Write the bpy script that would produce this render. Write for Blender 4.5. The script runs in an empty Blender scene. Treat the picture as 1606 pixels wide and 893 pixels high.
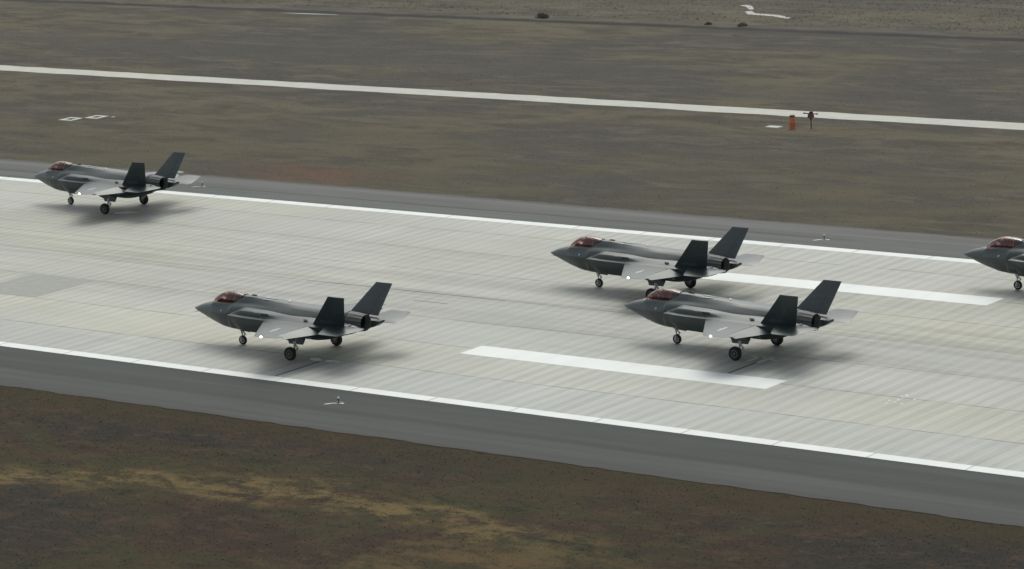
import bpy, bmesh, math, random
import numpy as np
from mathutils import Vector, Matrix
random.seed(7); rng = np.random.default_rng(7)
S = bpy.context.scene
col = S.collection
R = math.radians

# ------------------------------------------------------------------ camera
cam = bpy.data.cameras.new('camera'); camo = bpy.data.objects.new('camera', cam); col.objects.link(camo)
r_ = Vector((0.7841, 0.6180, -0.0562)); fw = Vector((math.sin(R(-38.218))*math.cos(R(11.596)), math.cos(R(-38.218))*math.cos(R(11.596)), -math.sin(R(11.596))))
r0 = Vector((math.cos(R(-38.218)), -math.sin(R(-38.218)), 0)); u0 = r0.cross(fw)
ro = R(-3.289)
rv = r0*math.cos(ro) + u0*math.sin(ro); uv = -r0*math.sin(ro) + u0*math.cos(ro)
M = Matrix((rv, uv, -fw)).transposed().to_4x4(); M.translation = Vector((150, -170, 46.084))
camo.matrix_world = M
cam.sensor_width = 36; cam.lens = 36*5295.3/1606; cam.clip_start = 1; cam.clip_end = 20000
S.camera = camo

# ------------------------------------------------------------------ sky, sun, exposure
SUN_EL, SUN_AZ = 54, -30        # the sun stands high beyond the runway behind thin overcast
w = bpy.data.worlds.new('World'); S.world = w; w.use_nodes = True
nt = w.node_tree; bg = nt.nodes['Background']
sky = nt.nodes.new('ShaderNodeTexSky'); sky.sky_type = 'NISHITA'; sky.sun_disc = False
sky.sun_elevation = R(SUN_EL); sky.sun_rotation = R(SUN_AZ); sky.dust_density = 4; sky.air_density = 1.0
hs = nt.nodes.new('ShaderNodeHueSaturation'); hs.inputs['Saturation'].default_value = 0.32
nt.links.new(sky.outputs[0], hs.inputs['Color']); vm = nt.nodes.new('ShaderNodeVectorMath'); vm.operation = 'MULTIPLY'; vm.inputs[1].default_value = (0.975, 1.0, 0.965)
nt.links.new(hs.outputs[0], vm.inputs[0]); nt.links.new(vm.outputs[0], bg.inputs[0])
bg.inputs[1].default_value = 0.15
sl = bpy.data.lights.new('sun', 'SUN'); sl.energy = 0.5; sl.angle = R(40); sl.color = (0.98, 0.98, 0.90)
so = bpy.data.objects.new('sun', sl); col.objects.link(so)
so.rotation_euler = (R(90-SUN_EL), 0, R(180-SUN_AZ))
S.view_settings.view_transform = 'Standard'; S.view_settings.look = 'None'
S.view_settings.gamma = 1; S.view_settings.use_curve_mapping = False
S.view_settings.exposure = 0.2
S.cycles.max_bounces = 6; S.cycles.use_denoising = True

# ------------------------------------------------------------------ material helpers
class N:
    def __init__(s, name):
        s.m = bpy.data.materials.new(name); s.m.use_nodes = True; s.t = s.m.node_tree
        s.b = s.t.nodes['Principled BSDF']; s.out = s.t.nodes['Material Output']
        s.tc = s.t.nodes.new('ShaderNodeTexCoord')
    def n(s, ty, **kw):
        o = s.t.nodes.new(ty)
        for k, v in kw.items(): setattr(o, k, v)
        return o
    def l(s, a, b): s.t.links.new(a, b)
    def co(s, sc=(1, 1, 1), loc=(0, 0, 0)):
        mp = s.n('ShaderNodeMapping'); mp.inputs['Scale'].default_value = sc; mp.inputs['Location'].default_value = loc
        s.l(s.tc.outputs['Object'], mp.inputs['Vector']); return mp.outputs[0]
    def noise(s, sc, detail=4, rough=.55, stretch=(1, 1, 1), loc=(0, 0, 0), dist=0):
        o = s.n('ShaderNodeTexNoise'); o.inputs['Scale'].default_value = sc; o.inputs['Detail'].default_value = detail
        o.inputs['Roughness'].default_value = rough; o.inputs['Distortion'].default_value = dist
        s.l(s.co(stretch, loc), o.inputs['Vector']); return o.outputs['Fac']
    def rng(s, v, a, b, c=0, d=1, smooth=True):
        o = s.n('ShaderNodeMapRange'); o.interpolation_type = 'SMOOTHSTEP' if smooth else 'LINEAR'
        s.l(v, o.inputs[0])
        for i, x in enumerate((a, b, c, d)): o.inputs[i+1].default_value = x
        return o.outputs[0]
    def mth(s, op, a, b=None, c=None):
        o = s.n('ShaderNodeMath', operation=op)
        for i, x in enumerate((a, b, c)):
            if x is None: continue
            if isinstance(x, (int, float)): o.inputs[i].default_value = x
            else: s.l(x, o.inputs[i])
        return o.outputs[0]
    def mix(s, f, a, b, mode='MIX'):
        o = s.n('ShaderNodeMix', data_type='RGBA', blend_type=mode)
        if isinstance(f, (int, float)): o.inputs[0].default_value = f
        else: s.l(f, o.inputs[0])
        for i, x in ((6, a), (7, b)):
            if isinstance(x, (tuple, list)): o.inputs[i].default_value = (*x[:3], 1)
            else: s.l(x, o.inputs[i])
        return o.outputs[2]
    def xyz(s):
        o = s.n('ShaderNodeSeparateXYZ'); s.l(s.tc.outputs['Object'], o.inputs[0]); return o.outputs
    def gain(s, colr, v):      # multiply a colour by a scalar socket
        o = s.n('ShaderNodeVectorMath', operation='SCALE')
        if isinstance(colr, (tuple, list)): o.inputs[0].default_value = colr[:3]
        else: s.l(colr, o.inputs[0])
        s.l(v, o.inputs[3]); return o.outputs[0]
    def bump(s, h, dist, strength=1.0):
        o = s.n('ShaderNodeBump'); o.inputs['Distance'].default_value = dist; o.inputs['Strength'].default_value = strength
        s.l(h, o.inputs['Height']); s.l(o.outputs[0], s.b.inputs['Normal'])
    def fin(s, c, rough=.8, spec=None, metal=0):
        if isinstance(c, (tuple, list)): s.b.inputs['Base Color'].default_value = (*c[:3], 1)
        else: s.l(c, s.b.inputs['Base Color'])
        if isinstance(rough, (int, float)): s.b.inputs['Roughness'].default_value = rough
        else: s.l(rough, s.b.inputs['Roughness'])
        if spec is not None: s.b.inputs['Specular IOR Level'].default_value = spec
        s.b.inputs['Metallic'].default_value = metal
        return s.m

def simple(name, c, rough=.6, var=.25, sc=6, spec=None, metal=0):
    a = N(name); n = a.noise(sc, 5, .6)
    return a.fin(a.gain(c, a.rng(n, .25, .75, 1-var, 1+var, False)), rough, spec, metal)

# -------- fields
def field_colour(a, near):
    X, Y, Z = a.xyz()[:]
    big = a.noise(.035, 5, .6, (.55, 1, 1), dist=.6)
    mid = a.noise(.16, 6, .68, (.5, 1, 1), (13, 7, 0), dist=.8)
    sm = a.noise(1.1, 6, .72, (.6, 1, 1), (3, 40, 0))
    fine = a.noise(7.0, 5, .8, (.75, 1, 1), (5, 5, 0))
    vfine = a.noise(26, 3, .8, (1, 1, 1), (9, 5, 0))
    # bands that run with the runway: mown and bare strips
    band = a.noise(.055, 3, .5, (.12, 1, 1), (0, 31, 0))
    patch = a.noise(.42, 5, .68, (.32, 1, 1), (21, 3, 0), dist=.7)
    mott = a.noise(2.6, 5, .7, (.4, 1, 1), (2, 17, 0))
    farc = a.mix(a.rng(mid, .40, .60), (.088, .081, .065), (.140, .130, .090))
    farc = a.mix(a.rng(big, .43, .57), farc, (.084, .082, .074))
    farc = a.mix(a.rng(patch, .46, .66, 0, .75), farc, (.155, .142, .110))
    farc = a.mix(a.rng(patch, .44, .30, 0, .6), farc, (.066, .062, .054))
    farc = a.mix(a.rng(mott, .52, .72, 0, .5), farc, (.165, .150, .108))
    farc = a.mix(a.rng(band, .52, .66, 0, .65), farc, (.088, .089, .080))
    olive = a.rng(Y, 70, 42, 0, .5)
    farc = a.mix(a.mth('MULTIPLY', olive, a.rng(mid, .35, .6)), farc, (.106, .099, .062))
    farc = a.mix(a.mth('MULTIPLY', a.rng(Y, 119.4, 121), .3), farc, a.mix(a.rng(patch, .4, .6), (.105, .102, .088), (.165, .158, .132)))
    # reddish earth by the far shoulder
    rx = a.mth('ABSOLUTE', a.mth('ADD', X, 33)); ry = a.mth('ABSOLUTE', a.mth('SUBTRACT', Y, 36))
    red = a.mth('MULTIPLY', a.rng(rx, 13, 3), a.rng(ry, 5, .5))
    farc = a.mix(a.mth('MULTIPLY', red, a.rng(patch, .4, .62)), farc, (.16, .090, .064))
    nearc = a.mix(a.rng(mid, .42, .57), (.064, .046, .033), (.074, .070, .034))
    nearc = a.mix(a.rng(big, .44, .56), nearc, (.050, .046, .040))
    p2 = a.noise(.55, 6, .72, (.6, 1, 1), (70, 2, 0), dist=.6)
    nearc = a.mix(a.rng(p2, .50, .66, 0, .85), nearc, (.115, .072, .046))
    nearc = a.mix(a.rng(p2, .46, .34, 0, .8), nearc, (.030, .034, .025))
    nearc = a.mix(a.rng(sm, .52, .70, 0, .8), nearc, (.11, .098, .062))
    nearc = a.mix(a.rng(a.noise(3.5, 4, .7, (.7, 1, 1), (7, 2, 0)), .56, .72, 0, .5), nearc, (.12, .105, .078))
    # band of dry yellow grass, and the warm ground right of it
    wob = a.mth('ADD', a.mth('MULTIPLY', a.mth('SUBTRACT', a.noise(.22, 6, .75, (1, 1, 1), (50, 0, 0)), .5), 9), a.mth('MULTIPLY', a.mth('POWER', a.mth('DIVIDE', a.mth('SUBTRACT', X, 37), 21), 2.0), 4.4))
    cy = a.mth('ABSOLUTE', a.mth('ADD', a.mth('ADD', Y, 41.6), wob))
    yel = a.mth('MULTIPLY', a.rng(cy, 3.0, .4), a.rng(a.noise(.7, 7, .8, (.6, 1, 1), (8, 8, 0)), .43, .58))
    yel = a.mth('MULTIPLY', yel, a.rng(X, 62, 44))
    nearc = a.mix(a.mth('MULTIPLY', yel, .9), nearc, (.25, .19, .085))
    lo = a.mth('MULTIPLY', a.mth('MULTIPLY', a.rng(Y, -43.5, -46.5), a.rng(X, 38, 48)), a.rng(a.noise(.35, 6, .75, (.7, 1, 1), (31, 8, 0)), .45, .60, 0, .9))
    nearc = a.mix(lo, nearc, (.175, .125, .062))
    edge = a.mth('MULTIPLY', a.rng(Y, -35.5, -31.5), a.rng(sm, .3, .6))
    nearc = a.mix(edge, nearc, (.075, .060, .030))
    c = a.mix(a.rng(Y, -10, 10), nearc, farc)
    g = a.mth('MULTIPLY', a.rng(fine, .25, .75, .75, 1.28, False), a.rng(vfine, .25, .75, .85, 1.15, False))
    k = a.rng(Y, -10, 10, .60, .77)  # near grass scaled darker than far: lens vignetting put into the colour
    c = a.mix(1.0, c, (1.03, .975, .94), 'MULTIPLY')
    return a.gain(c, a.mth('MULTIPLY', g, k)), fine, vfine

a = N('field_grass_ground'); c, fine, vf = field_colour(a, True)
a.bump(a.mth('ADD', fine, vf), .04); MAT_FIELD = a.fin(c, .95, .15)
a = N('grass_blades'); c, fine, vf = field_colour(a, True)
at = a.n('ShaderNodeAttribute'); at.attribute_name = 'tone'
MAT_BLADE = a.fin(a.gain(c, a.rng(at.outputs['Fac'], 0, 1, 1.15, 2.3, False)), .8, .2)
tl = a.n('ShaderNodeBsdfTranslucent'); a.l(a.b.inputs['Base Color'].links[0].from_socket, tl.inputs[0])     # thin blades let the light through
mx = a.n('ShaderNodeMixShader'); mx.inputs[0].default_value = .5; a.l(a.b.outputs[0], mx.inputs[1]); a.l(tl.outputs[0], mx.inputs[2]); a.l(mx.outputs[0], a.out.inputs[0])

# -------- asphalt shoulders
a = N('shoulder_asphalt'); X, Y, Z = a.xyz()[:]
st = a.noise(1.0, 4, .6, (.03, .8, 1)); gr = a.noise(9, 6, .8); bl = a.noise(.25, 4, .6, (.4, 1, 1), (4, 4, 0))
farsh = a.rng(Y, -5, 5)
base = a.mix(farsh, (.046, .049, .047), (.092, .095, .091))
ac = a.mix(a.rng(Y, 28.6, 29.4, 0, .6), base, (.125, .122, .117))
ac = a.mix(a.rng(Y, -26.6, -27.4, 0, .5), ac, (.066, .067, .065))
def hline(y0, wid, x0, x1):
    wb = a.mth('MULTIPLY', a.mth('SUBTRACT', a.noise(.09, 2, .5, (1, .01, 1), (y0, 0, 0)), .5), .7)
    v = a.rng(a.mth('ABSOLUTE', a.mth('SUBTRACT', a.mth('ADD', Y, wb), y0)), wid, wid*.3)
    return a.mth('MULTIPLY', v, a.rng(a.mth('ABSOLUTE', a.mth('SUBTRACT', X, (x0+x1)/2)), (x1-x0)/2, (x1-x0)/2-6))
ac = a.mix(a.mth('MULTIPLY', hline(28.0, .28, -80, 27), .75), ac, (.045, .047, .046))
ac = a.mix(a.mth('MULTIPLY', hline(-26.5, .55, -60, 110), .6), ac, (.034, .036, .035))
ac = a.gain(ac, a.mth('MULTIPLY', a.rng(st, .3, .7, .80, 1.2, False), a.mth('MULTIPLY', a.rng(gr, .25, .75, .85, 1.15, False), a.rng(bl, .3, .7, .93, 1.07, False))))
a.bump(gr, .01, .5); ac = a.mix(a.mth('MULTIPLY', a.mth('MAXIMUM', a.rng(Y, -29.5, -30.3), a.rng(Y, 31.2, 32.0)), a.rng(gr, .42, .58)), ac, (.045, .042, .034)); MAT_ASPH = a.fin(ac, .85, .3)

# -------- concrete runway: lanes of 6.1 m, transverse texturing, rubber
a = N('runway_concrete'); X, Y, Z = a.xyz()[:]
lane = a.mth('DIVIDE', a.mth('ADD', Y, 22.5-.02), 6.12)
lid = a.mth('FLOOR', lane); lf = a.mth('FRACT', lane)
slabx = a.mth('DIVIDE', a.mth('ADD', X, 3.0), 6.0); sid = a.mth('FLOOR', slabx); sf = a.mth('FRACT', slabx)
cmb = a.n('ShaderNodeCombineXYZ'); a.l(sid, cmb.inputs[0]); a.l(lid, cmb.inputs[1])
wn = a.n('ShaderNodeTexWhiteNoise'); wn.noise_dimensions = '3D'; a.l(cmb.outputs[0], wn.inputs['Vector'])
wl = a.n('ShaderNodeTexWhiteNoise'); wl.noise_dimensions = '1D'; a.l(lid, wl.inputs['W'])
# transverse stripes about a metre apart whose phase and strength change from lane to lane
def stripes(freq, seed, warp):
    ph = a.mth('MULTIPLY', wl.outputs['Value'], 37.0+seed)
    wv = a.mth('MULTIPLY', a.noise(.22, 3, .5, (1, .35, 1), (seed, 0, 0)), warp)
    cm = a.n('ShaderNodeCombineXYZ'); a.l(a.mth('ADD', a.mth('ADD', a.mth('MULTIPLY', X, freq), wv), ph), cm.inputs[0]); a.l(a.mth('MULTIPLY', Y, .035), cm.inputs[1])
    no = a.n('ShaderNodeTexNoise'); no.inputs['Scale'].default_value = 1; no.inputs['Detail'].default_value = 2; no.inputs['Roughness'].default_value = .5
    a.l(cm.outputs[0], no.inputs['Vector'])
    sn = a.mth('SINE', a.mth('MULTIPLY', a.mth('ADD', a.mth('MULTIPLY', X, freq), wv), 6.2832))
    return a.mth('ADD', a.mth('MULTIPLY', sn, .42), a.mth('MULTIPLY', a.mth('SUBTRACT', no.outputs['Fac'], .5), 1.5))
s1 = stripes(.96, 1.3, .9); s2 = stripes(2.3, 5.1, 1.6)
amp = a.rng(a.noise(.05, 3, .6, (1, 1.5, 1), (77, 0, 0)), .35, .65, .55, 1.1)
stp = a.mth('MULTIPLY', a.mth('ADD', s1, a.mth('MULTIPLY', s2, .45)), amp)
tone = a.mth('ADD', 1.0, a.mth('MULTIPLY', stp, .165))
tone = a.mth('MULTIPLY', tone, a.rng(wn.outputs['Value'], 0, 1, .985, 1.015, False))
gr = a.noise(5, 7, .8, (.8, 1.2, 1)); tone = a.mth('MULTIPLY', tone, a.rng(gr, .25, .75, .93, 1.07, False))
bl = a.noise(.07, 5, .6, (.45, 1.4, 1), (5, 9, 0)); tone = a.mth('MULTIPLY', tone, a.rng(bl, .3, .7, .90, 1.07, False))
warm = a.rng(a.noise(.045, 3, .5, (.5, 1, 1), (91, 2, 0)), .4, .6)
cc = a.mix(warm, (.412, .412, .380), (.422, .414, .352))
ln_ = a.rng(wl.outputs['Value'], 0, 1, 0, .6, False); cc = a.mix(ln_, cc, (.398, .400, .376)); cc = a.mix(a.rng(a.mth('ABSOLUTE', a.mth('ADD', Y, 13.3)), 3.2, 2.9, 0, .3), cc, (.430, .422, .352)); cc = a.mix(a.rng(Y, -16.2, -16.6, 0, .5), cc, (.392, .395, .385))
# rubber and oil dragged along the wheel lanes
def rub(y0, wid, st_):
    d = a.rng(a.mth('ABSOLUTE', a.mth('SUBTRACT', Y, y0)), wid, wid*.2)
    return a.mth('MULTIPLY', d, a.rng(a.noise(.5, 5, .65, (.05, 1.6, 1), (y0*3, 1, 0)), .38, .62, 0, st_))
tone = a.mth('MULTIPLY', tone, a.mth('SUBTRACT', 1, rub(3.5, 5.5, .24)))
tone = a.mth('MULTIPLY', tone, a.mth('SUBTRACT', 1, rub(-3.2, 3.6, .18)))
tone = a.mth('MULTIPLY', tone, a.mth('SUBTRACT', 1, rub(12, 4, .15)))
sp = a.rng(a.noise(1.3, 4, .6, (1, 1.4, 1), (44, 1, 0)), .66, .76, 0, .35); cc = a.mix(sp, cc, (.27, .27, .25))
cc = a.mix(a.rng(a.noise(.10, 6, .7, (.25, 2.2, 1), (14, 71, 0)), .50, .68, 0, .32), cc, (.30, .30, .285))
cc = a.gain(cc, tone)
# joints
jd = a.mth('MINIMUM', lf, a.mth('SUBTRACT', 1, lf)); brk = a.rng(a.noise(.25, 4, .7, (1, .02, 1), (12, 0, 0)), .35, .6, .3, 1)
j = a.mth('MULTIPLY', a.rng(jd, .016, .006), brk)
cc = a.mix(a.mth('MULTIPLY', j, .72), cc, (.14, .14, .12))
jx = a.mth('MINIMUM', sf, a.mth('SUBTRACT', 1, sf))
cc = a.mix(a.mth('MULTIPLY', a.rng(jx, .007, .003), .22), cc, (.2, .2, .19))
a.bump(gr, .006, .4); MAT_CONC = a.fin(cc, .82, .35)

def worn_paint(name, c, wear, cover, sc=2.5, jn=.7):
    a = N(name); n = a.noise(sc, 7, .78, (.5, 1, 1)); n2 = a.noise(.6, 4, .6, (1, .3, 1), (3, 3, 0))
    f = a.rng(n, .58, .78, 0, wear); colr = a.mix(f, c, cover)
    X, Y, Z = a.xyz()[:]
    sf = a.mth('FRACT', a.mth('DIVIDE', a.mth('ADD', X, 3.0), 6.0)); jx = a.mth('MINIMUM', sf, a.mth('SUBTRACT', 1, sf))
    colr = a.mix(a.mth('MULTIPLY', a.rng(jx, .014, .008), jn), colr, (.3, .3, .29))
    colr = a.gain(colr, a.rng(n2, .3, .7, .95, 1.04, False))
    return a.fin(colr, .65, .4)
MAT_WHITE = worn_paint('white_road_paint', (.66, .68, .66), .5, (.5, .51, .49))
MAT_WHITE2 = worn_paint('worn_white_paint', (.68, .70, .68), .7, (.50, .51, .48), 2.5, .12)
a = N('perimeter_road_concrete'); n = a.noise(.5, 5, .7); n3 = a.noise(4, 5, .7)
MAT_ROAD = a.fin(a.gain((.46, .455, .41), a.mth('MULTIPLY', a.rng(n, .3, .7, .92, 1.08, False), a.rng(n3, .3, .7, .93, 1.07, False))), .9, .2)
MAT_PATCH = simple('patched_concrete', (.285, .29, .262), .85, .10, 1.5)
MAT_TAR = simple('joint_sealant', (.075, .077, .075), .7, .2)
MAT_SOIL = simple('ditch_soil', (.022, .021, .018), .95, .3, 2)
MAT_PAD = simple('pad_concrete', (.46, .46, .42), .85, .1)
MAT_PUDDLE = simple('pale_gravel', (.30, .30, .27), .6, .15, 3)

# -------- aircraft
def jet_paint(name, c, rl=.30, rh=.42, ior=1.5):
    a = N(name); X, Y, Z = a.xyz()[:]
    n = a.noise(1.4, 5, .65, (.6, 1, 1)); n2 = a.noise(9, 5, .7, (1, .4, 1), (4, 0, 0)); n3 = a.noise(.55, 3, .5, loc=(9, 9, 0))
    br = a.n('ShaderNodeTexBrick'); br.inputs['Scale'].default_value = 1.0
    br.inputs['Mortar Size'].default_value = .018; br.inputs['Brick Width'].default_value = 1.15; br.inputs['Row Height'].default_value = .8
    br.inputs['Color1'].default_value = (1, 1, 1, 1); br.inputs['Color2'].default_value = (.93, .93, .93, 1); br.inputs['Mortar'].default_value = (1.3, 1.3, 1.3, 1)
    mp = a.co((1, 1, 1), (.3, .4, 0)); a.l(mp, br.inputs['Vector'])
    cc = a.gain(c, a.mth('MULTIPLY', a.rng(n, .3, .7, .84, 1.18, False), a.rng(n2, .3, .7, .92, 1.08, False)))
    cc = a.mix(1.0, cc, br.outputs['Color'], 'MULTIPLY')
    a.b.inputs['IOR'].default_value = ior
    return a.fin(cc, a.mth('ADD', a.rng(n3, .3, .7, rl, rh, False), a.rng(n2, .3, .7, -.01, .01, False)))
MAT_JET = jet_paint('grey_stealth_coating', (.0205, .0325, .0345), .31, .40, 1.55)
MAT_TAIL = jet_paint('dark_fin_coating', (.027, .039, .0415), .34, .42, 1.6)
MAT_EDGE = simple('edge_coating', (.05, .054, .056), .38, .12)
MAT_NOZZLE = simple('nozzle_metal', (.085, .088, .085), .6, .3, 5)
MAT_DARK = simple('dark_recess', (.008, .009, .010), .7, .2)
MAT_TYRE = simple('tyre_rubber', (.014, .015, .015), .75, .2, 9)
MAT_RIM = simple('wheel_rim_grey', (.12, .125, .13), .4, .2)
MAT_WHEELW = simple('wheel_rim_white', (.6, .6, .58), .45, .1)
MAT_GEAR = simple('white_gear_paint', (.42, .42, .40), .45, .2)
MAT_MARK = simple('pale_grey_marking', (.36, .39, .39), .5, .1)
MAT_NUM = simple('faded_grey_lettering', (.12, .13, .135), .5, .15)
MAT_SEAT = simple('maroon_seat', (.22, .060, .054), .8, .4, 9)
MAT_TUB = simple('cockpit_lining', (.20, .062, .055), .8, .3)
MAT_FRAME = simple('canopy_frame_seal', (.42, .36, .32), .5, .1)
MAT_HELM = simple('pale_helmet', (.60, .50, .42), .4, .1)
MAT_SUIT = simple('flight_suit', (.07, .075, .05), .85, .25, 12)
MAT_SKIN = simple('skin', (.36, .21, .15), .6, .05)
MAT_ORANGE = simple('orange_paint', (.46, .15, .06), .7, .3)
MAT_RUST = simple('rusty_brown', (.16, .06, .04), .75, .3)
MAT_BLACK = simple('dark_iron', (.03, .025, .025), .6, .2)
def emis(name, c, st):
    a = N(name); a.b.inputs['Emission Color'].default_value = (*c, 1); a.b.inputs['Emission Strength'].default_value = st
    return a.fin((.8, .8, .8), .3)
MAT_LAMP = emis('lit_position_lamp', (1, .98, .95), 9)
MAT_LENS = simple('clear_lens', (.8, .8, .78), .15, .02)
def glass():
    a = N('tinted_canopy_glass'); t = a.t
    tr = a.n('ShaderNodeBsdfTransparent'); tr.inputs[0].default_value = (.86, .66, .63, 1)
    gl = a.n('ShaderNodeBsdfGlossy'); gl.inputs[0].default_value = (1, .95, .93, 1); gl.inputs['Roughness'].default_value = .06
    fr = a.n('ShaderNodeFresnel'); fr.inputs[0].default_value = 1.65
    mx = a.n('ShaderNodeMixShader'); a.l(fr.outputs[0], mx.inputs[0]); a.l(tr.outputs[0], mx.inputs[1]); a.l(gl.outputs[0], mx.inputs[2])
    a.l(mx.outputs[0], a.out.inputs[0]); a.t.nodes.remove(a.b); return a.m
MAT_GLASS = glass()

# ------------------------------------------------------------------ object helpers
def tag(o, label=None, cat=None, group=None, kind=None):
    if label: o['label'] = label
    if cat: o['category'] = cat
    if group: o['group'] = group
    if kind: o['kind'] = kind
    return o
def empty(name, loc, rz=0):
    o = bpy.data.objects.new(name, None); o.empty_display_size = .5; col.objects.link(o)
    o.location = loc; o.rotation_euler = (0, 0, rz); return o
def mk(name, verts, faces, mats, parent=None, smooth=35, fmat=None):
    me = bpy.data.meshes.new(name); me.from_pydata([tuple(v) for v in verts], [], [tuple(f) for f in faces])
    for m in (mats if isinstance(mats, (list, tuple)) else [mats]): me.materials.append(m)
    if fmat:
        for i, k in enumerate(fmat): me.polygons[i].material_index = k
    bm = bmesh.new(); bm.from_mesh(me); bmesh.ops.recalc_face_normals(bm, faces=bm.faces); bm.to_mesh(me); bm.free()
    if smooth:
        for p_ in me.polygons: p_.use_smooth = True
        me.set_sharp_from_angle(angle=R(smooth))
    o = bpy.data.objects.new(name, me); col.objects.link(o)
    if parent: o.parent = parent
    return o
class MB:
    def __init__(s): s.v = []; s.f = []; s.m = []
    def add(s, v, f, mi=0):
        n = len(s.v); s.v += [tuple(x) for x in v]; s.f += [tuple(i+n for i in q) for q in f]; s.m += [mi]*len(f)
    def box(s, c, d, mi=0, taper=1.0, rz=0):
        cx, cy, cz = c; dx, dy, dz = (x/2 for x in d); V = []
        for z, t in ((-dz, 1), (dz, taper)):
            for sx, sy in ((-1, -1), (1, -1), (1, 1), (-1, 1)):
                x, y = sx*dx*t, sy*dy*t
                V.append((cx+x*math.cos(rz)-y*math.sin(rz), cy+x*math.sin(rz)+y*math.cos(rz), cz+z))
        s.add(V, [(0, 3, 2, 1), (4, 5, 6, 7), (0, 1, 5, 4), (1, 2, 6, 5), (2, 3, 7, 6), (3, 0, 4, 7)], mi)
    def tube(s, p0, p1, r0, r1=None, n=10, mi=0):
        r1 = r0 if r1 is None else r1
        p0, p1 = Vector(p0), Vector(p1); d = (p1-p0).normalized()
        u = d.orthogonal().normalized(); v = d.cross(u); V = []
        for p, r in ((p0, r0), (p1, r1)):
            for i in range(n):
                a = 2*math.pi*i/n; V.append(p+u*math.cos(a)*r+v*math.sin(a)*r)
        F = [(i, (i+1) % n, n+(i+1) % n, n+i) for i in range(n)] + [tuple(range(n))[::-1], tuple(range(n, 2*n))]
        s.add(V, F, mi)
    def lathe(s, axis_o, axis_d, prof, n=24, mi=0):   # prof: (t along axis, radius)
        o, d = Vector(axis_o), Vector(axis_d).normalized(); u = d.orthogonal().normalized(); v = d.cross(u); V = []; k = len(prof)
        for t, r in prof:
            for i in range(n):
                a = 2*math.pi*i/n; V.append(o+d*t+u*math.cos(a)*r+v*math.sin(a)*r)
        F = [(j*n+i, j*n+(i+1) % n, (j+1)*n+(i+1) % n, (j+1)*n+i) for j in range(k-1) for i in range(n)]
        F += [tuple(range(n))[::-1], tuple(range((k-1)*n, k*n))]
        s.add(V, F, mi)
    def prism(s, poly, off, mi=0):     # planar polygon extruded by vector off
        n = len(poly); V = [Vector(p) for p in poly] + [Vector(p)+Vector(off) for p in poly]
        s.add(V, [tuple(range(n))[::-1], tuple(range(n, 2*n))] + [(i, (i+1) % n, n+(i+1) % n, n+i) for i in range(n)], mi)
    def build(s, name, mats, parent=None, smooth=35): return mk(name, s.v, s.f, mats, parent, smooth, s.m)

def sheet(name, x0, x1, y0, y1, z, mat, kind='structure', nx=1, wob=0):
    xs = np.linspace(x0, x1, nx+1); V = []
    for i, x in enumerate(xs):
        V += [(x, y0+random.uniform(-wob, wob), z), (x, y1+random.uniform(-wob, wob), z)]
    F = [(2*i, 2*i+2, 2*i+3, 2*i+1) for i in range(nx)]
    o = mk(name, V, F, mat, smooth=0); o['kind'] = kind; return o

# ------------------------------------------------------------------ ground
sheet('field', -6000, 6000, -6000, 6000, 0, MAT_FIELD)
def wavy(name, x0, x1, y0, y1, z, mat, step, wob, wy0=True, wy1=True):
    xs = np.arange(x0, x1+.01, step); V = []
    for x in xs:
        V += [(x, y0+(random.uniform(-wob, wob) if wy0 else 0), z), (x, y1+(random.uniform(-wob, wob) if wy1 else 0), z)]
    n = len(xs)-1
    o = mk(name, V, [(2*i, 2*i+2, 2*i+3, 2*i+1) for i in range(n)], mat, smooth=0); o['kind'] = 'structure'; return o
wavy('runway_shoulder', -700, 400, -30.4, -22.36, .02, MAT_ASPH, .9, .10, True, False)
wavy('runway_shoulder', -700, 400, 25.27, 32.1, .02, MAT_ASPH, 1.1, .14, False, True)
sheet('runway', -700, 400, -22.38, 25.28, .024, MAT_CONC)
sheet('runway_edge_line', -700, 400, -22.38, -21.42, .028, MAT_WHITE)
sheet('runway_edge_line', -700, 400, 24.26, 25.28, .028, MAT_WHITE)
sheet('touchdown_zone_bar', 20.9, 43.6, -11.72, -9.42, .028, MAT_WHITE2)
sheet('touchdown_zone_bar', 21.0, 44.1, 12.95, 15.25, .028, MAT_WHITE2)
sheet('pavement_patch', -24.2, -17.9, -10.22, -4.12, .028, MAT_PATCH)
sheet('sealed_cut', 14.05, 14.25, -21.3, -17.1, .028, MAT_TAR)
sheet('sealed_cut', 39.25, 39.45, -9.3, -5.9, .028, MAT_TAR)
sheet('sealed_crack', 8.0, 10.9, -.46, -.34, .028, MAT_TAR)
sheet('sealed_crack', -3.5, 14, 1.86, 1.98, .028, MAT_TAR, nx=14, wob=.03)
sheet('sealed_crack', 23.0, 27.5, 5.0, 5.12, .028, MAT_TAR, nx=4, wob=.03)
wavy('perimeter_road', -700, 400, 73.55, 76.45, .012, MAT_ROAD, 2.5, .13)
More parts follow.
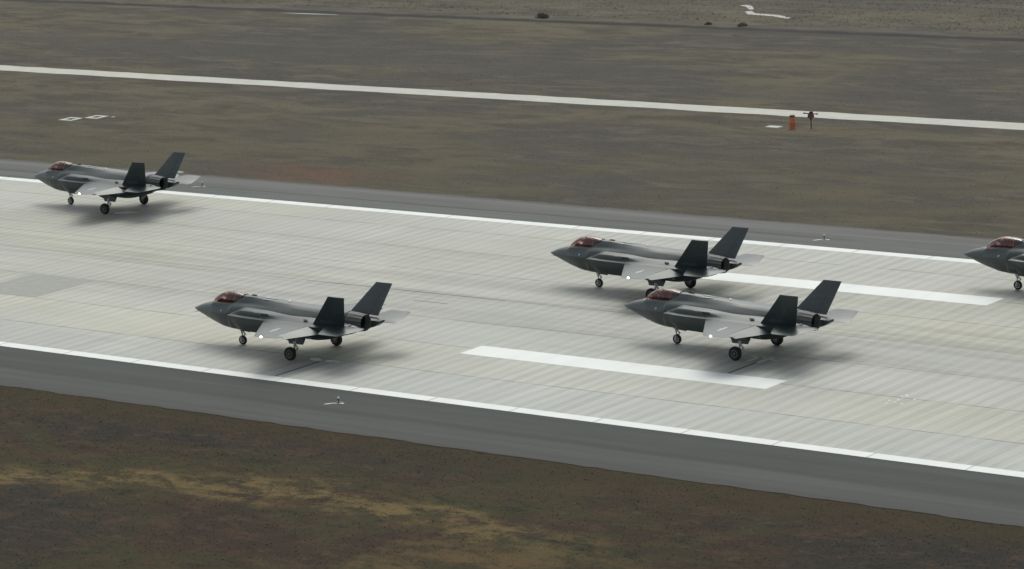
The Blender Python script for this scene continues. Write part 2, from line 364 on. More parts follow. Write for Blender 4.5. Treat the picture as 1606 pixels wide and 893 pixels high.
# drainage ditch: a dark cut with a low bank behind it
V, F = [], []
xs = np.arange(-420, 200, 1.5)
for x in xs:
    w_ = random.uniform(-.12, .12); h = .10+.12*random.random()
    for y, z in ((119.9+w_, .006), (120.1+w_, .02), (120.4+w_, h*.6), (120.9+w_, h), (123.5, .05), (125, .004)):
        V.append((x, y, z))
n = 6
F = [(i*n+j, (i+1)*n+j, (i+1)*n+j+1, i*n+j+1) for i in range(len(xs)-1) for j in range(n-1)]
fm = [1 if j < 3 else 0 for i in range(len(xs)-1) for j in range(n-1)]
o = mk('earth_bank', V, F, [MAT_FIELD, MAT_SOIL], smooth=60, fmat=fm); o['kind'] = 'structure'
def blob(name, pts, z, mat):
    o = mk(name, [(x, y, z) for x, y in pts], [tuple(range(len(pts)))], mat, smooth=0); o['kind'] = 'structure'; return o
def oval(cx, cy, rx, ry, k=14, j=.25, rz=0):
    P = []
    for i in range(k):
        t = 2*math.pi*i/k; q = 1+random.uniform(-j, j); x, y = rx*math.cos(t)*q, ry*math.sin(t)*q
        P.append((cx+x*math.cos(rz)-y*math.sin(rz), cy+x*math.sin(rz)+y*math.cos(rz)))
    return P
blob('pale_puddle', oval(-105.5, 119.3, 4.5, .22, 16, .3, .02), .012, MAT_PUDDLE)
blob('pale_track', [(-57.8, 137.2), (-56.5, 136.4), (-54.6, 134.4), (-54.4, 134.9), (-56.0, 137.0), (-57.4, 137.9)], .012, MAT_PUDDLE)
blob('pale_track', [(-54.2, 132.8), (-52.6, 131.0), (-49.2, 130.4), (-46.3, 129.0), (-46.2, 129.7), (-48.8, 131.3), (-52.2, 131.9), (-53.9, 133.6)], .012, MAT_PUDDLE)
# painted marks beside the inset lights
blob('painted_mark', oval(13.55, -16.8, .62, .28, 12, .15, -.3), .030, MAT_WHITE)
blob('painted_mark', oval(14.8, -16.75, .55, .26, 12, .2, .2), .030, MAT_WHITE)
blob('painted_mark', oval(-35.1, 16.6, 1.0, .55, 14, .1, .5), .030, MAT_WHITE)
for q in ([(38.52, -6.25), (38.80, -6.25), (38.97, -4.85), (38.69, -4.85)], [(39.28, -6.3), (39.56, -6.3), (39.73, -4.8), (39.45, -4.8)], [(38.3, -5.2), (38.35, -4.98), (39.25, -5.0), (39.25, -5.2)], [(39.53, -5.45), (39.55, -5.2), (40.25, -5.25), (40.2, -5.45)]):
    blob('painted_mark', q, .030, MAT_WHITE)
for i in range(9): blob('paint_speck', oval(52.1+random.uniform(-.7, .7), -10.4+random.uniform(-1.4, 1.4), .1, .08, 6), .030, MAT_WHITE)

# grass clumps (uncountable ground cover)
def grass(name, label, n, x0, x1, y0, y1, h0, h1, wd, clip=None):
    P = np.stack([rng.uniform(x0, x1, n), rng.uniform(y0, y1, n)], 1)
    if clip is not None: P = P[clip(P)]
    n = len(P); ang = rng.uniform(0, 2*np.pi, n); h = rng.uniform(h0, h1, n)*rng.uniform(.5, 1, n); wv = rng.uniform(.6, 1.3, n)*wd
    d = np.stack([np.cos(ang), np.sin(ang)], 1)*wv[:, None]; lean = rng.normal(0, .6, (n, 2))*h[:, None]
    V = np.zeros((n, 3, 3)); V[:, 0, :2] = P-d; V[:, 1, :2] = P+d; V[:, 2, :2] = P+lean; V[:, 2, 2] = h; V[:, :2, 2] = -.01
    me = bpy.data.meshes.new(name); me.vertices.add(3*n); me.vertices.foreach_set('co', V.ravel())
    me.loops.add(3*n); me.loops.foreach_set('vertex_index', np.arange(3*n)); me.polygons.add(n)
    me.polygons.foreach_set('loop_start', np.arange(n)*3); me.polygons.foreach_set('loop_total', np.full(n, 3))
    me.update(); me.materials.append(MAT_BLADE)
    at = me.attributes.new('tone', 'FLOAT', 'POINT'); at.data.foreach_set('value', np.repeat(rng.random(n), 3))
    o = bpy.data.objects.new(name, me); col.objects.link(o); tag(o, label, 'grass', kind='stuff'); return o
grass('short_grass', 'dark olive and brown rough grass between the camera and the near shoulder', 50000, 0, 90, -62, -30.3, .012, .05, .06,
      lambda P: (P[:, 1] > -62+0) & (P[:, 1] < -30.25+rng.normal(0, .10, len(P))) & (P[:, 0] > 0+(-P[:, 1]-62)*.3))
grass('far_grass', 'dry olive grass of the far infield', 90000, -170, 60, 32, 118, .012, .045, .09,
      lambda P: (P[:, 1] > 31.9+rng.normal(0, .14, len(P))) & ~((P[:, 1] > 73.3) & (P[:, 1] < 76.6)))
grass('rough_grass', 'rough grey grass and weeds on the bank beyond the ditch', 26000, -230, 20, 120.3, 160, .03, .12, .16)

# ------------------------------------------------------------------ loft helpers
def pchip(xs, ys, xq):
    xs, ys = np.asarray(xs, float), np.asarray(ys, float); h = np.diff(xs); d = np.diff(ys)/h; m = np.zeros(len(xs))
    for i in range(1, len(xs)-1):
        if d[i-1]*d[i] > 0: m[i] = 2*d[i-1]*d[i]/(d[i-1]+d[i])
    m[0], m[-1] = d[0], d[-1]
    i = np.clip(np.searchsorted(xs, xq)-1, 0, len(h)-1); t = (xq-xs[i])/h[i]
    return ((2*t**3-3*t**2+1)*ys[i]+(t**3-2*t**2+t)*h[i]*m[i]+(-2*t**3+3*t**2)*ys[i+1]+(t**3-t**2)*h[i]*m[i+1])
def catmull(P, crease, k=3):     # P: list of 3-vectors, subdivided between points, broken at creases
    P = [np.array(p, float) for p in P]; out = [P[0]]
    for i in range(len(P)-1):
        a = P[i-1] if (i > 0 and i not in crease) else 2*P[i]-P[i+1]
        b = P[i+2] if (i+2 < len(P) and (i+1) not in crease) else 2*P[i+1]-P[i]
        for s in range(1, k+1):
            t = s/k
            out.append(.5*((2*P[i])+(-a+P[i+1])*t+(2*a-5*P[i]+4*P[i+1]-b)*t*t+(-a+3*P[i]-3*P[i+1]+b)*t**3))
    return out
OX = 8.0      # the Empty stands under model station x = 8
def T(x, y, z): return (x-OX, -y, z)
def loft(stations, crease, mirror, dense, k=3, raked=None):
    xs = [s[0] for s in stations]; K = len(stations[0][1]); rows = []
    A = np.array([s[1] for s in stations], float)      # n,K,2
    for xq in dense:
        pts = []
        for j in range(K):
            y = float(pchip(xs, A[:, j, 0], xq)); z = float(pchip(xs, A[:, j, 1], xq))
            dx = 0
            if raked is not None: dx = raked[j]*max(0, 1-(xq-xs[0])/1.0)
            pts.append((xq+dx, y, z))
        row = catmull(pts, crease, k)
        if mirror:
            full = row + [np.array((p[0], -p[1], p[2])) for p in row[-2:0:-1]]
            rows.append(full)
        else: rows.append(row)
    return rows
def skin(rows, side=1, cap0=True, cap1=True):
    n = len(rows[0]); V = [T(p[0], p[1]*side, p[2]) for r in rows for p in r]
    F = [(i*n+j, i*n+(j+1) % n, (i+1)*n+(j+1) % n, (i+1)*n+j) for i in range(len(rows)-1) for j in range(n)]
    if cap0: F.append(tuple(range(n))[::-1])
    if cap1: F.append(tuple(range((len(rows)-1)*n, len(rows)*n)))
    return V, F

BODY = [
 (0.00, [(0, 2.10), (.01, 2.10), (.015, 2.095), (.02, 2.09), (.025, 2.08), (.03, 2.07), (.025, 2.06), (.015, 2.05), (0, 2.045)]),
 (0.35, [(0, 2.25), (.07, 2.245), (.12, 2.225), (.16, 2.20), (.20, 2.16), (.24, 2.10), (.20, 2.0), (.10, 1.93), (0, 1.92)]),
 (0.80, [(0, 2.43), (.12, 2.42), (.20, 2.39), (.27, 2.34), (.35, 2.26), (.43, 2.12), (.33, 1.92), (.16, 1.79), (0, 1.77)]),
 (1.30, [(0, 2.57), (.16, 2.555), (.28, 2.51), (.37, 2.45), (.475, 2.34), (.61, 2.14), (.46, 1.84), (.24, 1.63), (0, 1.60)]),
 (1.75, [(0, 2.68), (.20, 2.66), (.34, 2.61), (.44, 2.55), (.585, 2.39), (.76, 2.15), (.56, 1.80), (.32, 1.51), (0, 1.48)]),
 (2.00, [(0, 2.60), (.28, 2.60), (.42, 2.70), (.50, 2.65), (.635, 2.42), (.83, 2.16), (.62, 1.77), (.38, 1.45), (0, 1.42)]),
 (2.20, [(0, 2.38), (.34, 2.38), (.43, 2.73), (.51, 2.69), (.67, 2.45), (.89, 2.17), (.66, 1.75), (.43, 1.42), (0, 1.40)]),
 (3.00, [(0, 2.38), (.38, 2.38), (.47, 2.80), (.55, 2.76), (.76, 2.49), (1.02, 2.19), (.83, 1.62), (.58, 1.26), (0, 1.23)]),
 (3.70, [(0, 2.38), (.38, 2.38), (.49, 2.83), (.57, 2.79), (.83, 2.55), (1.10, 2.22), (.92, 1.58), (.70, 1.21), (0, 1.19)]),
 (3.86, [(0, 2.98), (.28, 2.96), (.48, 2.86), (.57, 2.81), (.88, 2.59), (1.08, 2.25), (1.02, 1.57), (.72, 1.20), (0, 1.18)]),
 (4.45, [(0, 3.31), (.25, 3.26), (.45, 3.06), (.58, 2.88), (.93, 2.64), (1.14, 2.28), (1.07, 1.55), (.76, 1.18), (0, 1.16)]),
 (5.10, [(0, 3.31), (.24, 3.26), (.44, 3.06), (.58, 2.90), (.95, 2.67), (1.2, 2.30), (1.15, 1.5), (.80, 1.16), (0, 1.14)]),
 (6.20, [(0, 3.27), (.30, 3.21), (.50, 3.06), (.68, 2.91), (1.0, 2.70), (1.3, 2.35), (1.20, 1.5), (.85, 1.14), (0, 1.12)]),
 (8.20, [(0, 3.15), (.35, 3.11), (.60, 2.98), (.82, 2.85), (1.1, 2.66), (1.4, 2.38), (1.25, 1.5), (.90, 1.16), (0, 1.14)]),
 (9.40, [(0, 3.09), (.40, 3.05), (.70, 2.93), (.90, 2.80), (1.15, 2.62), (1.4, 2.38), (1.25, 1.5), (.90, 1.15), (0, 1.13)]),
 (10.9, [(0, 3.03), (.42, 2.99), (.70, 2.86), (.90, 2.72), (1.1, 2.56), (1.3, 2.36), (1.2, 1.5), (.85, 1.10), (0, 1.07)]),
 (12.2, [(0, 2.97), (.38, 2.93), (.60, 2.81), (.74, 2.68), (.86, 2.5), (.95, 2.3), (.90, 1.70), (.66, 1.30), (0, 1.26)]),
 (13.1, [(0, 2.93), (.30, 2.87), (.46, 2.76), (.57, 2.60), (.61, 2.45), (.62, 2.3), (.60, 2.0), (.42, 1.70), (0, 1.60)])]
NAC_R = [(4.12, [(.45, 2.50), (.95, 2.44), (1.2, 2.36), (1.32, 2.30), (1.52, 2.25), (1.36, 1.78), (1.14, 1.40), (.6, 1.25)]),
 (5.10, [(.40, 2.86), (1.05, 2.68), (1.36, 2.58), (1.46, 2.33), (1.68, 2.26), (1.52, 1.76), (1.24, 1.30), (.6, 1.18)]),
 (6.00, [(.40, 2.86), (1.10, 2.69), (1.44, 2.60), (1.53, 2.33), (1.74, 2.25), (1.57, 1.75), (1.27, 1.26), (.6, 1.16)]),
 (7.20, [(.40, 2.84), (1.15, 2.68), (1.52, 2.58), (1.61, 2.34), (1.80, 2.25), (1.62, 1.78), (1.30, 1.24), (.6, 1.15)]),
 (8.20, [(.40, 2.80), (1.20, 2.63), (1.52, 2.50), (1.68, 2.38), (1.95, 2.27), (1.78, 1.82), (1.48, 1.28), (.6, 1.16)]),
 (9.00, [(.40, 2.78), (1.20, 2.60), (1.60, 2.44), (1.80, 2.36), (2.15, 2.26), (1.95, 1.85), (1.62, 1.38), (.6, 1.20)]),
 (10.9, [(.40, 2.72), (1.20, 2.55), (1.60, 2.44), (1.80, 2.36), (2.15, 2.25), (2.00, 1.85), (1.62, 1.36), (.6, 1.15)]),
 (12.5, [(.40, 2.50), (1.10, 2.46), (1.45, 2.42), (1.66, 2.35), (1.90, 2.24), (1.80, 1.9), (1.50, 1.52), (.62, 1.42)]),
 (13.2, [(.66, 2.36), (1.00, 2.42), (1.38, 2.40), (1.60, 2.33), (1.78, 2.23), (1.68, 1.95), (1.42, 1.66), (.72, 1.62)]),
 (14.3, [(.82, 2.28), (1.02, 2.36), (1.30, 2.35), (1.48, 2.30), (1.60, 2.22), (1.54, 2.06), (1.38, 1.90), (.86, 1.90)]),
 (14.65, [(.95, 2.22), (1.05, 2.26), (1.28, 2.26), (1.40, 2.24), (1.48, 2.20), (1.42, 2.16), (1.34, 2.12), (.97, 2.14)])]
RAKE = [.55, .40, .18, .10, 0, .30, .55, .70]

def slab(root, tip, n=12):
    """aerofoil slab between two edges; root/tip = (LE xyz, TE xyz, thickness)"""
    prof = []
    for i in range(n+1):
        t = (1-math.cos(math.pi*i/n))/2; prof.append((t, .5*(2.6*(math.sqrt(t)*.55-t*.30-t*t*.25)) if t < 1 else .02))
    V = []
    for (le, te, th, up) in (root, tip):
        le, te, up = Vector(le), Vector(te), Vector(up)
        ring = [le+(te-le)*t+up*th*h for t, h in prof]+[le+(te-le)*t-up*th*h for t, h in prof[-1:0:-1]]
        V += ring
    k = len(V)//2
    F = [(i, (i+1) % k, k+(i+1) % k, k+i) for i in range(k)]+[tuple(range(k))[::-1], tuple(range(k, 2*k))]
    return V, F
def cutslab(root, tip, c0, c1, n=10):
    """chordwise piece c0..c1 of the same aerofoil slab"""
    V = []
    def h(t): return max(.5*2.6*(math.sqrt(t)*.55-t*.30-t*t*.25), .02)
    for (le, te, th, up) in (root, tip):
        le, te, up = Vector(le), Vector(te), Vector(up); ts = [c0+(c1-c0)*i/n for i in range(n+1)]
        V += [le+(te-le)*t+up*th*h(t) for t in ts]+[le+(te-le)*t-up*th*h(t) for t in reversed(ts)]
    k = len(V)//2
    return V, [(i, (i+1) % k, k+(i+1) % k, k+i) for i in range(k)]+[tuple(range(k))[::-1], tuple(range(k, 2*k))]
def lerp3(a, b, t): return tuple(a[i]+(b[i]-a[i])*t for i in range(3))

def text_obj(body, size, mat, parent, M4, name):
    cu = bpy.data.curves.new(name, 'FONT'); cu.body = body; cu.size = size; cu.extrude = .002; cu.align_x = 'CENTER'; cu.align_y = 'CENTER'
    ob = bpy.data.objects.new(name, cu); col.objects.link(ob)
    dg = bpy.context.evaluated_depsgraph_get(); me = bpy.data.meshes.new_from_object(ob.evaluated_get(dg))
    bpy.data.objects.remove(ob); me.transform(M4); me.materials.clear(); me.materials.append(mat); me.name = name
    o = bpy.data.objects.new(name, me); col.objects.link(o); o.parent = parent; return o

def make_jet():
    root = empty('fighter_jet', (0, 0, 0))
    # fuselage
    dense = sorted(set([round(x, 3) for x in list(np.arange(0, 2.0, .12))+list(np.arange(2.0, 2.3, .05))+list(np.arange(2.3, 3.65, .2))+list(np.arange(3.65, 3.95, .05))+list(np.arange(3.95, 13.1, .25))+[13.1]]))
    rows = loft(BODY, {1, 2, 3, 5}, True, dense, 3)
    V, F = skin(rows)
    # cockpit floor and walls get the lining material
    fm = []
    for f in F:
        c = sum((Vector(V[i]) for i in f), Vector())/len(f)
        x, y, z = c.x+OX, abs(c.y), c.z
        fm.append(1 if (2.02 < x < 3.87 and y < .475 and z > 2.2 and len(f) == 4) else 0)
    body = mk('fuselage', V, F, [MAT_JET, MAT_TUB], root, 32, fm)
    # faceted sensor window under the nose
    m = MB(); P = [(1.52, 0, 1.63), (1.60, .24, 1.66), (1.66, 0, 1.42), (2.1, .40, 1.54), (2.1, 0, 1.32), (2.7, .42, 1.40), (2.7, 0, 1.24)]
    Q = [T(*p) for p in P]+[T(p[0], -p[1], p[2]) for p in P if p[1]]
    # 0 tip,1 shoulder,2 low front,3 mid side,4 mid low,5 aft side,6 aft low ; 7,8,9 mirrored 1,3,5
    m.add(Q, [(0, 1, 2), (1, 3, 4, 2), (3, 5, 6, 4), (0, 2, 7), (7, 2, 4, 8), (8, 4, 6, 9), (0, 7, 8, 9, 5, 3, 1), (5, 9, 6)])
    m.build('sensor_window', MAT_DARK, root, 0)
    for sd in (1, -1):
        dn = [4.12, 4.3, 4.55, 4.8, 5.1]+list(np.arange(5.4, 13.2, .3))+[13.2, 13.5, 13.9, 14.3, 14.5, 14.65]
        rows = loft(NAC_R, {3, 4, 6}, False, dn, 3, RAKE)
        n = len(rows[0])
        # open duct at the front: an inner ring running back into the dark
        r0 = rows[0]; cen = sum(r0)/n
        inner = [cen+(p-cen)*.93+np.array((.03, 0, 0)) for p in r0]; deep = [cen+(p-cen)*.80+np.array((1.3, 0, 0)) for p in r0]
        V, F = skin(rows, sd, False, True); b = len(V)
        V += [T(p[0], p[1]*sd, p[2]) for p in inner]+[T(p[0], p[1]*sd, p[2]) for p in deep]
        F2 = [(j, (j+1) % n, b+(j+1) % n, b+j) for j in range(n)]
        F3 = [(b+j, b+(j+1) % n, b+n+(j+1) % n, b+n+j) for j in range(n)]+[tuple(range(b+n, b+2*n))]
        mk('engine_intake', V, F+F2+F3, [MAT_JET, MAT_DARK], root, 32, [0]*(len(F)+len(F2))+[1]*len(F3))
        up = (0, 0, 1)
        # wing
        def LE(y): return 7.50+(y-1.75)*.645
        def TE(y): return 12.72-(y-1.9)*.325
        def zc(y): return 2.24-.012*(y-1.4)
        def tk(y): return .34-(y-1.4)*.063
        def sec(y): return ((*T(LE(y), sd*y, zc(y)),), (*T(TE(y), sd*y, zc(y)),), tk(y), up)
        yA, yB, yC, yT = 1.35, 2.10, 4.75, 5.28
        mw = MB()
        # fixed box: inboard strip, middle with the flap cut out, outer strip, rounded tip
        for (y0, y1, c1) in ((yA, yB, 1.0), (yB, yC, .735), (yC, yT, 1.0)):
            if c1 == 1.0: mw.add(*slab(sec(y0), sec(y1), 12))
            else: mw.add(*cutslab(sec(y0), sec(y1), 0.0, c1, 12))
        tipr = ((*T(LE(yT), sd*yT, zc(yT)),), (*T(TE(yT), sd*yT, zc(yT)),), tk(yT), up)
        tipo = ((*T(LE(yT)+.28, sd*5.37, zc(yT)),), (*T(TE(yT)-.10, sd*5.37, zc(yT)),), .03, up)
        mw.add(*slab(tipr, tipo, 12))
        wing = mw.build('wing', MAT_JET, root, 40)
        # flaperon drooped a few degrees
        V, F = cutslab(sec(yB+.015), sec(yC-.015), .742, 1.0, 6)
        h0 = Vector(lerp3(sec(yB)[0], sec(yB)[1], .742)); h1 = Vector(lerp3(sec(yC)[0], sec(yC)[1], .742)); ax = (h1-h0).normalized()
        V0 = V
        for sg in (1, -1):
            Rm = Matrix.Rotation(R(15)*sg, 4, ax); V = [h0+Rm @ (Vector(v)-h0) for v in V0]
            if sum(v.z for v in V)/len(V) < sum(Vector(v).z for v in V0)/len(V0): break
        mk('flaperon', V, F, MAT_JET, wing, 35)
        # leading edge strip, a touch paler, proud of the wing
        # position lamp and marking
        m = MB(); m.lathe(T(10.42, sd*5.36, 2.21), (1, 0, 0), [(-.09, .01), (-.06, .04), (0, .055), (.06, .04), (.09, .01)], 12)
        m.build('position_lamp', MAT_LAMP, wing)
        if sd == 1:
            m = MB()
            def top(x, y):
                c = (x-LE(y))/(TE(y)-LE(y)); hh = .5*2.6*(math.sqrt(c)*.55-c*.30-c*c*.25); return zc(y)+tk(y)*hh+.006
            def decal(pts): 
                n_ = len(pts); m.add([T(x, y, top(x, y)) for x, y in pts]+[T(x, y, top(x, y)-.004) for x, y in pts], [tuple(range(n_)), tuple(range(n_, 2*n_))[::-1]]+[(i, (i+1) % n_, n_+(i+1) % n_, n_+i) for i in range(n_)])
            cx, cy = 10.1, 3.7
            decal([(cx+.17*math.cos(t), cy+.17*math.sin(t)) for t in np.linspace(0, 2*math.pi, 15)[:-1]])
            for q0, q1 in ((-.48, -.18), (.18, .48)): decal([(cx-.09, cy+q0), (cx+.09, cy+q0), (cx+.09, cy+q1), (cx-.09, cy+q1)])
            m.build('roundel', MAT_MARK, wing, 0)
        # flap track pod under the trailing edge
        m = MB(); m.lathe(T(11.5, sd*3.05, 1.98), (1, 0, -.20), [(0, .01), (.15, .06), (.45, .10), (.75, .09), (.95, .02)], 12)
        m.build('flap_pod', MAT_JET, wing)
        # vertical tail, canted outward
        vr0, vr1 = (11.45, 1.72, 2.30), (13.95, 1.58, 2.28)
        vt0, vt1 = (13.42, 2.33, 4.38), (14.72, 2.33, 4.38)
        uo = Vector(T(OX, sd*1, -.32)).normalized()
        rt = ((*T(vr0[0], sd*vr0[1], vr0[2]),), (*T(vr1[0], sd*vr1[1], vr1[2]),), .16, uo)
        tp = ((*T(vt0[0], sd*vt0[1], vt0[2]),), (*T(vt1[0], sd*vt1[1], vt1[2]),), .07, uo)
        fin = mk('vertical_tail', *cutslab(rt, tp, 0, .70, 10), MAT_TAIL, root, 40)
        rt2 = tuple([lerp3(rt[0], tp[0], .06), lerp3(rt[1], tp[1], .06), .155, uo])
        mk('rudder', *cutslab(rt2, tp, .708, 1.0, 5), MAT_TAIL, fin, 40)
        # tail number low on the outer face
        X = (Vector(rt[1])-Vector(rt[0])).normalized(); Yv = (Vector(tp[0])*.5+Vector(tp[1])*.5-Vector(rt[0])*.5-Vector(rt[1])*.5).normalized()
        nrm = uo if uo.dot(Vector((0, -sd, 0))) > 0 else -uo
        if sd == -1: X = -X
        Yv = (Yv-X*Yv.dot(X)).normalized(); Zv = X.cross(Yv)
        if Zv.dot(Vector((0, -sd, 0))) < 0: Zv = -Zv
        pos = Vector(lerp3(lerp3(rt[0], rt[1], .44), lerp3(tp[0], tp[1], .4), .18))+Zv*.094
        M4 = Matrix((X, Yv, Zv)).transposed().to_4x4(); M4.translation = pos
        text_obj('A35-033', .30, MAT_NUM, fin, M4, 'tail_number')
        # all-moving tailplane
        m = MB()
        def q(x, y, z): return Vector(T(x, sd*y, z))
        OUT = [(12.40, 1.48), (12.5, 1.62), (13.45, 3.50), (13.60, 3.60), (15.02, 3.60), (15.62, 1.85), (15.45, 1.48), (14.75, 1.42)]
        def zt(x, y): return 2.36-.040*(y-1.5) if sd == 1 else 2.08+.12*(y-1.5)   # the tailplanes stand slightly deflected
        ring = []
        cxm = (14.2, 2.5)
        topv = [q(cxm[0]+(x-cxm[0])*.86, cxm[1]+(y-cxm[1])*.86, zt(x, y)+.055) for x, y in OUT]
        midv = [q(x, y, zt(x, y)) for x, y in OUT]; cxm = (14.2, 2.5)
        botv = [q(cxm[0]+(x-cxm[0])*.86, cxm[1]+(y-cxm[1])*.86, zt(x, y)-.055) for x, y in OUT]
        k = len(OUT); F = [tuple(range(k)), tuple(range(2*k, 3*k))[::-1]]
        for a_ in (0, k):
            F += [(a_+i, a_+(i+1) % k, a_+k+(i+1) % k, a_+k+i) for i in range(k)]
        m.add(topv+midv+botv, F); m.build('tailplane', MAT_JET, root, 40)
        m = MB(); m.tube(q(14.1, 1.20, zt(14, 1.5)), q(14.1, 1.62, zt(14, 1.5)), .10, .08, 12); m.build('tailplane_pivot', MAT_JET, root)
        # dark auxiliary vent on the wing root shoulder
        if sd == 1:
            m = MB(); m.prism([T(10.55, 1.50, 2.505), T(10.85, 1.48, 2.50), T(11.0, 1.62, 2.46), T(10.7, 1.66, 2.455)], (0, 0, .035))
            m.build('vent', MAT_DARK, root, 0)
            m = MB(); m.prism([T(7.05, 1.50, 2.60), T(7.15, 1.58, 2.46), T(7.75, 1.57, 2.46), T(7.6, 1.46, 2.60)], (0, -.035, .01)); m.build('gun_port', MAT_DARK, root, 0)
            m = MB(); m.prism([T(3.05, .955, 2.30), T(3.20, .97, 2.30), T(3.22, .93, 2.38), T(3.08, .915, 2.38)], (0, -.012, .004)); m.build('rescue_marking', MAT_MARK, root, 0)
    # dorsal: receptacle marking and beacon
    m = MB()
    m.prism([T(6.2, -.05, 3.279), T(7.2, -.02, 3.217), T(7.2, .03, 3.217), T(6.2, .12, 3.268)], (0, 0, .01)); m.prism([T(6.3, .30, 3.222), T(7.05, .26, 3.190), T(7.05, .31, 3.180), T(6.3, .37, 3.195)], (0, 0, .012))
    m.build('refuelling_marking', MAT_MARK, root, 0)
    m = MB(); m.lathe(T(8.15, 0, 3.14), (0, 0, 1), [(0, .11), (.03, .10), (.06, .07), (.08, .02)], 14); m.build('beacon', MAT_LENS, root)
    m = MB(); m.prism([T(4.9, .0, 3.30), T(5.5, .0, 3.29), T(5.42, .0, 3.36), T(5.15, .0, 3.37)], (0, .02, 0)); m.build('blade_antenna', MAT_JET, root, 0)
    # canopy
    CS = [(1.76, .08, 2.690, 2.665), (1.95, .24, 2.90, 2.68), (2.2, .36, 3.10, 2.72), (2.5, .44, 3.26, 2.76), (2.8, .48, 3.38, 2.79), (3.3, .52, 3.46, 2.80), (3.8, .52, 3.44, 2.82), (4.15, .47, 3.39, 2.92), (4.47, .40, 3.335, 3.06)]
    cx_ = [c_[0] for c_ in CS]; rows = []
    for x in list(np.arange(1.76, 4.47, .12))+[4.47]:
        ys, zt_, zs = (float(pchip(cx_, [c_[i] for c_ in CS], x)) for i in (1, 2, 3))
        rows.append([(x, ys*math.cos(t)**.85 if math.cos(t) > 0 else -ys*abs(math.cos(t))**.85, zs+(zt_-zs)*math.sin(t)**.95) for t in np.linspace(0, math.pi, 17)])
    n = 17; V = [T(*p) for r in rows for p in r]
    F = [(i*n+j, i*n+j+1, (i+1)*n+j+1, (i+1)*n+j) for i in range(len(rows)-1) for j in range(n-1)]
    can = mk('canopy', V, F, MAT_GLASS, root, 60)
    def arch(x0, w_, scale, name, mat, par):
        ys, zt_, zs = (float(pchip(cx_, [c_[i] for c_ in CS], x0)) for i in (1, 2, 3)); V = []; ts = np.linspace(0, math.pi, 17)
        for t in ts:
            cth = math.copysign(abs(math.cos(t))**.85, math.cos(t)); sth = max(math.sin(t), 0)**.95
            for dx, sc_ in ((-w_, scale), (w_, scale), (w_, scale-.06), (-w_, scale-.06)):
                V.append(T(x0+dx, ys*cth*sc_, zs+(zt_-zs)*sth*sc_))
        F = [(i*4+j, i*4+(j+1) % 4, (i+1)*4+(j+1) % 4, (i+1)*4+j) for i in range(16) for j in range(4)]+[(3, 2, 1, 0), (64, 65, 66, 67)]
        return mk(name, V, F, mat, par, 40)
    arch(2.55, .03, .97, 'canopy_bow', MAT_TUB, can)
    arch(3.95, .03, .975, 'canopy_rear_frame', MAT_FRAME, can)
    # rear deck under the glass, ejection seat, instrument coaming
    m = MB(); m.box(T(3.22, 0, 2.80), (.20, .50, .86), 0, .9); m.box(T(3.26, 0, 3.17), (.26, .36, .24), 0, .8); m.box(T(2.84, 0, 2.50), (.62, .50, .22)); m.box(T(3.05, .24, 2.70), (.3, .06, .4)); m.box(T(3.05, -.24, 2.70), (.3, .06, .4))
    m.tube(T(3.40, .14, 2.5), T(3.46, .14, 3.24), .04); m.tube(T(3.40, -.14, 2.5), T(3.46, -.14, 3.24), .04)
    m.build('ejection_seat', MAT_SEAT, root, 30)
    m = MB(); m.box(T(3.70, 0, 3.02), (.26, .44, .46), 0, .85); m.box(T(3.95, .1, 3.12), (.16, .16, .2), 0, .8); m.build('rear_deck_unit', MAT_TUB, root, 30)
    m = MB(); m.lathe(T(2.0, 0, 2.66), (1, 0, 0), [(-.05, .02), (.1, .15), (.22, .24), (.36, .27), (.38, .2)], 18); m.build('coaming', MAT_TUB, root)
    # nozzle
    n = 30; m = MB(); ctr = (0, 2.32); V = []
    prof = [(12.95, .64), (13.1, .635), (13.45, .62), (13.9, .575)]
    for x, r in prof:
        for i in range(n):
            t = 2*math.pi*i/n; rr = r*(1 if (i % 2 == 0 or x < 13.2) else .955); V.append(T(x, rr*math.sin(t), ctr[1]+rr*math.cos(t)))
    for i in range(n):
        t = 2*math.pi*i/n; r = .52 if i % 2 == 0 else .497; V.append(T(14.37 if i % 2 == 0 else 14.31, r*math.sin(t), ctr[1]+r*math.cos(t)))
    for i in range(n):
        t = 2*math.pi*i/n; r = .49; V.append(T(14.33 if i % 2 == 0 else 14.27, r*math.sin(t), ctr[1]+r*math.cos(t)))
    for x, r in ((13.9, .47), (13.3, .36)):
        for i in range(n):
            t = 2*math.pi*i/n; V.append(T(x, r*math.sin(t), ctr[1]+r*math.cos(t)))
    F = [(j*n+i, j*n+(i+1) % n, (j+1)*n+(i+1) % n, (j+1)*n+i) for j in range(7) for i in range(n)]; fm = [0]*(6*n)+[1]*(1*n)
    F.append(tuple(range(7*n, 8*n))); fm.append(1)
    noz = mk('exhaust_nozzle', V, F, [MAT_NOZZLE, MAT_DARK], root, 12, fm)
    m = MB(); m.lathe(T(12.9, 0, 2.32), (1, 0, 0), [(0, .66), (.12, .675), (.22, .665), (.24, .62)], 30); m.build('nozzle_ring', MAT_EDGE, noz)
    # undercarriage
    def wheel(parent, x, y, r, wd, rim, sgn):
        m = MB(); h = wd/2; pr = [(-h*.75, r*.58), (-h*.95, r*.66), (-h, r*.78), (-h*.85, r*.92), (-h*.5, r*.985), (0, r), (h*.5, r*.985), (h*.85, r*.92), (h, r*.78), (h*.95, r*.66), (h*.75, r*.58)]
        m.lathe(T(x, y, r), (0, 1, 0), pr, 28); t_ = m.build('tyre', MAT_TYRE, parent)
        m = MB(); m.lathe(T(x, y, r), (0, -1, 0), [(-h*.8, r*.3), (-h*.82, r*.56), (h*.70, r*.58), (h*.86, r*.55), (h*.80, r*.44), (h*.62, r*.40), (h*.62, r*.22), (h*.95, r*.18), (h, r*.08)], 28)
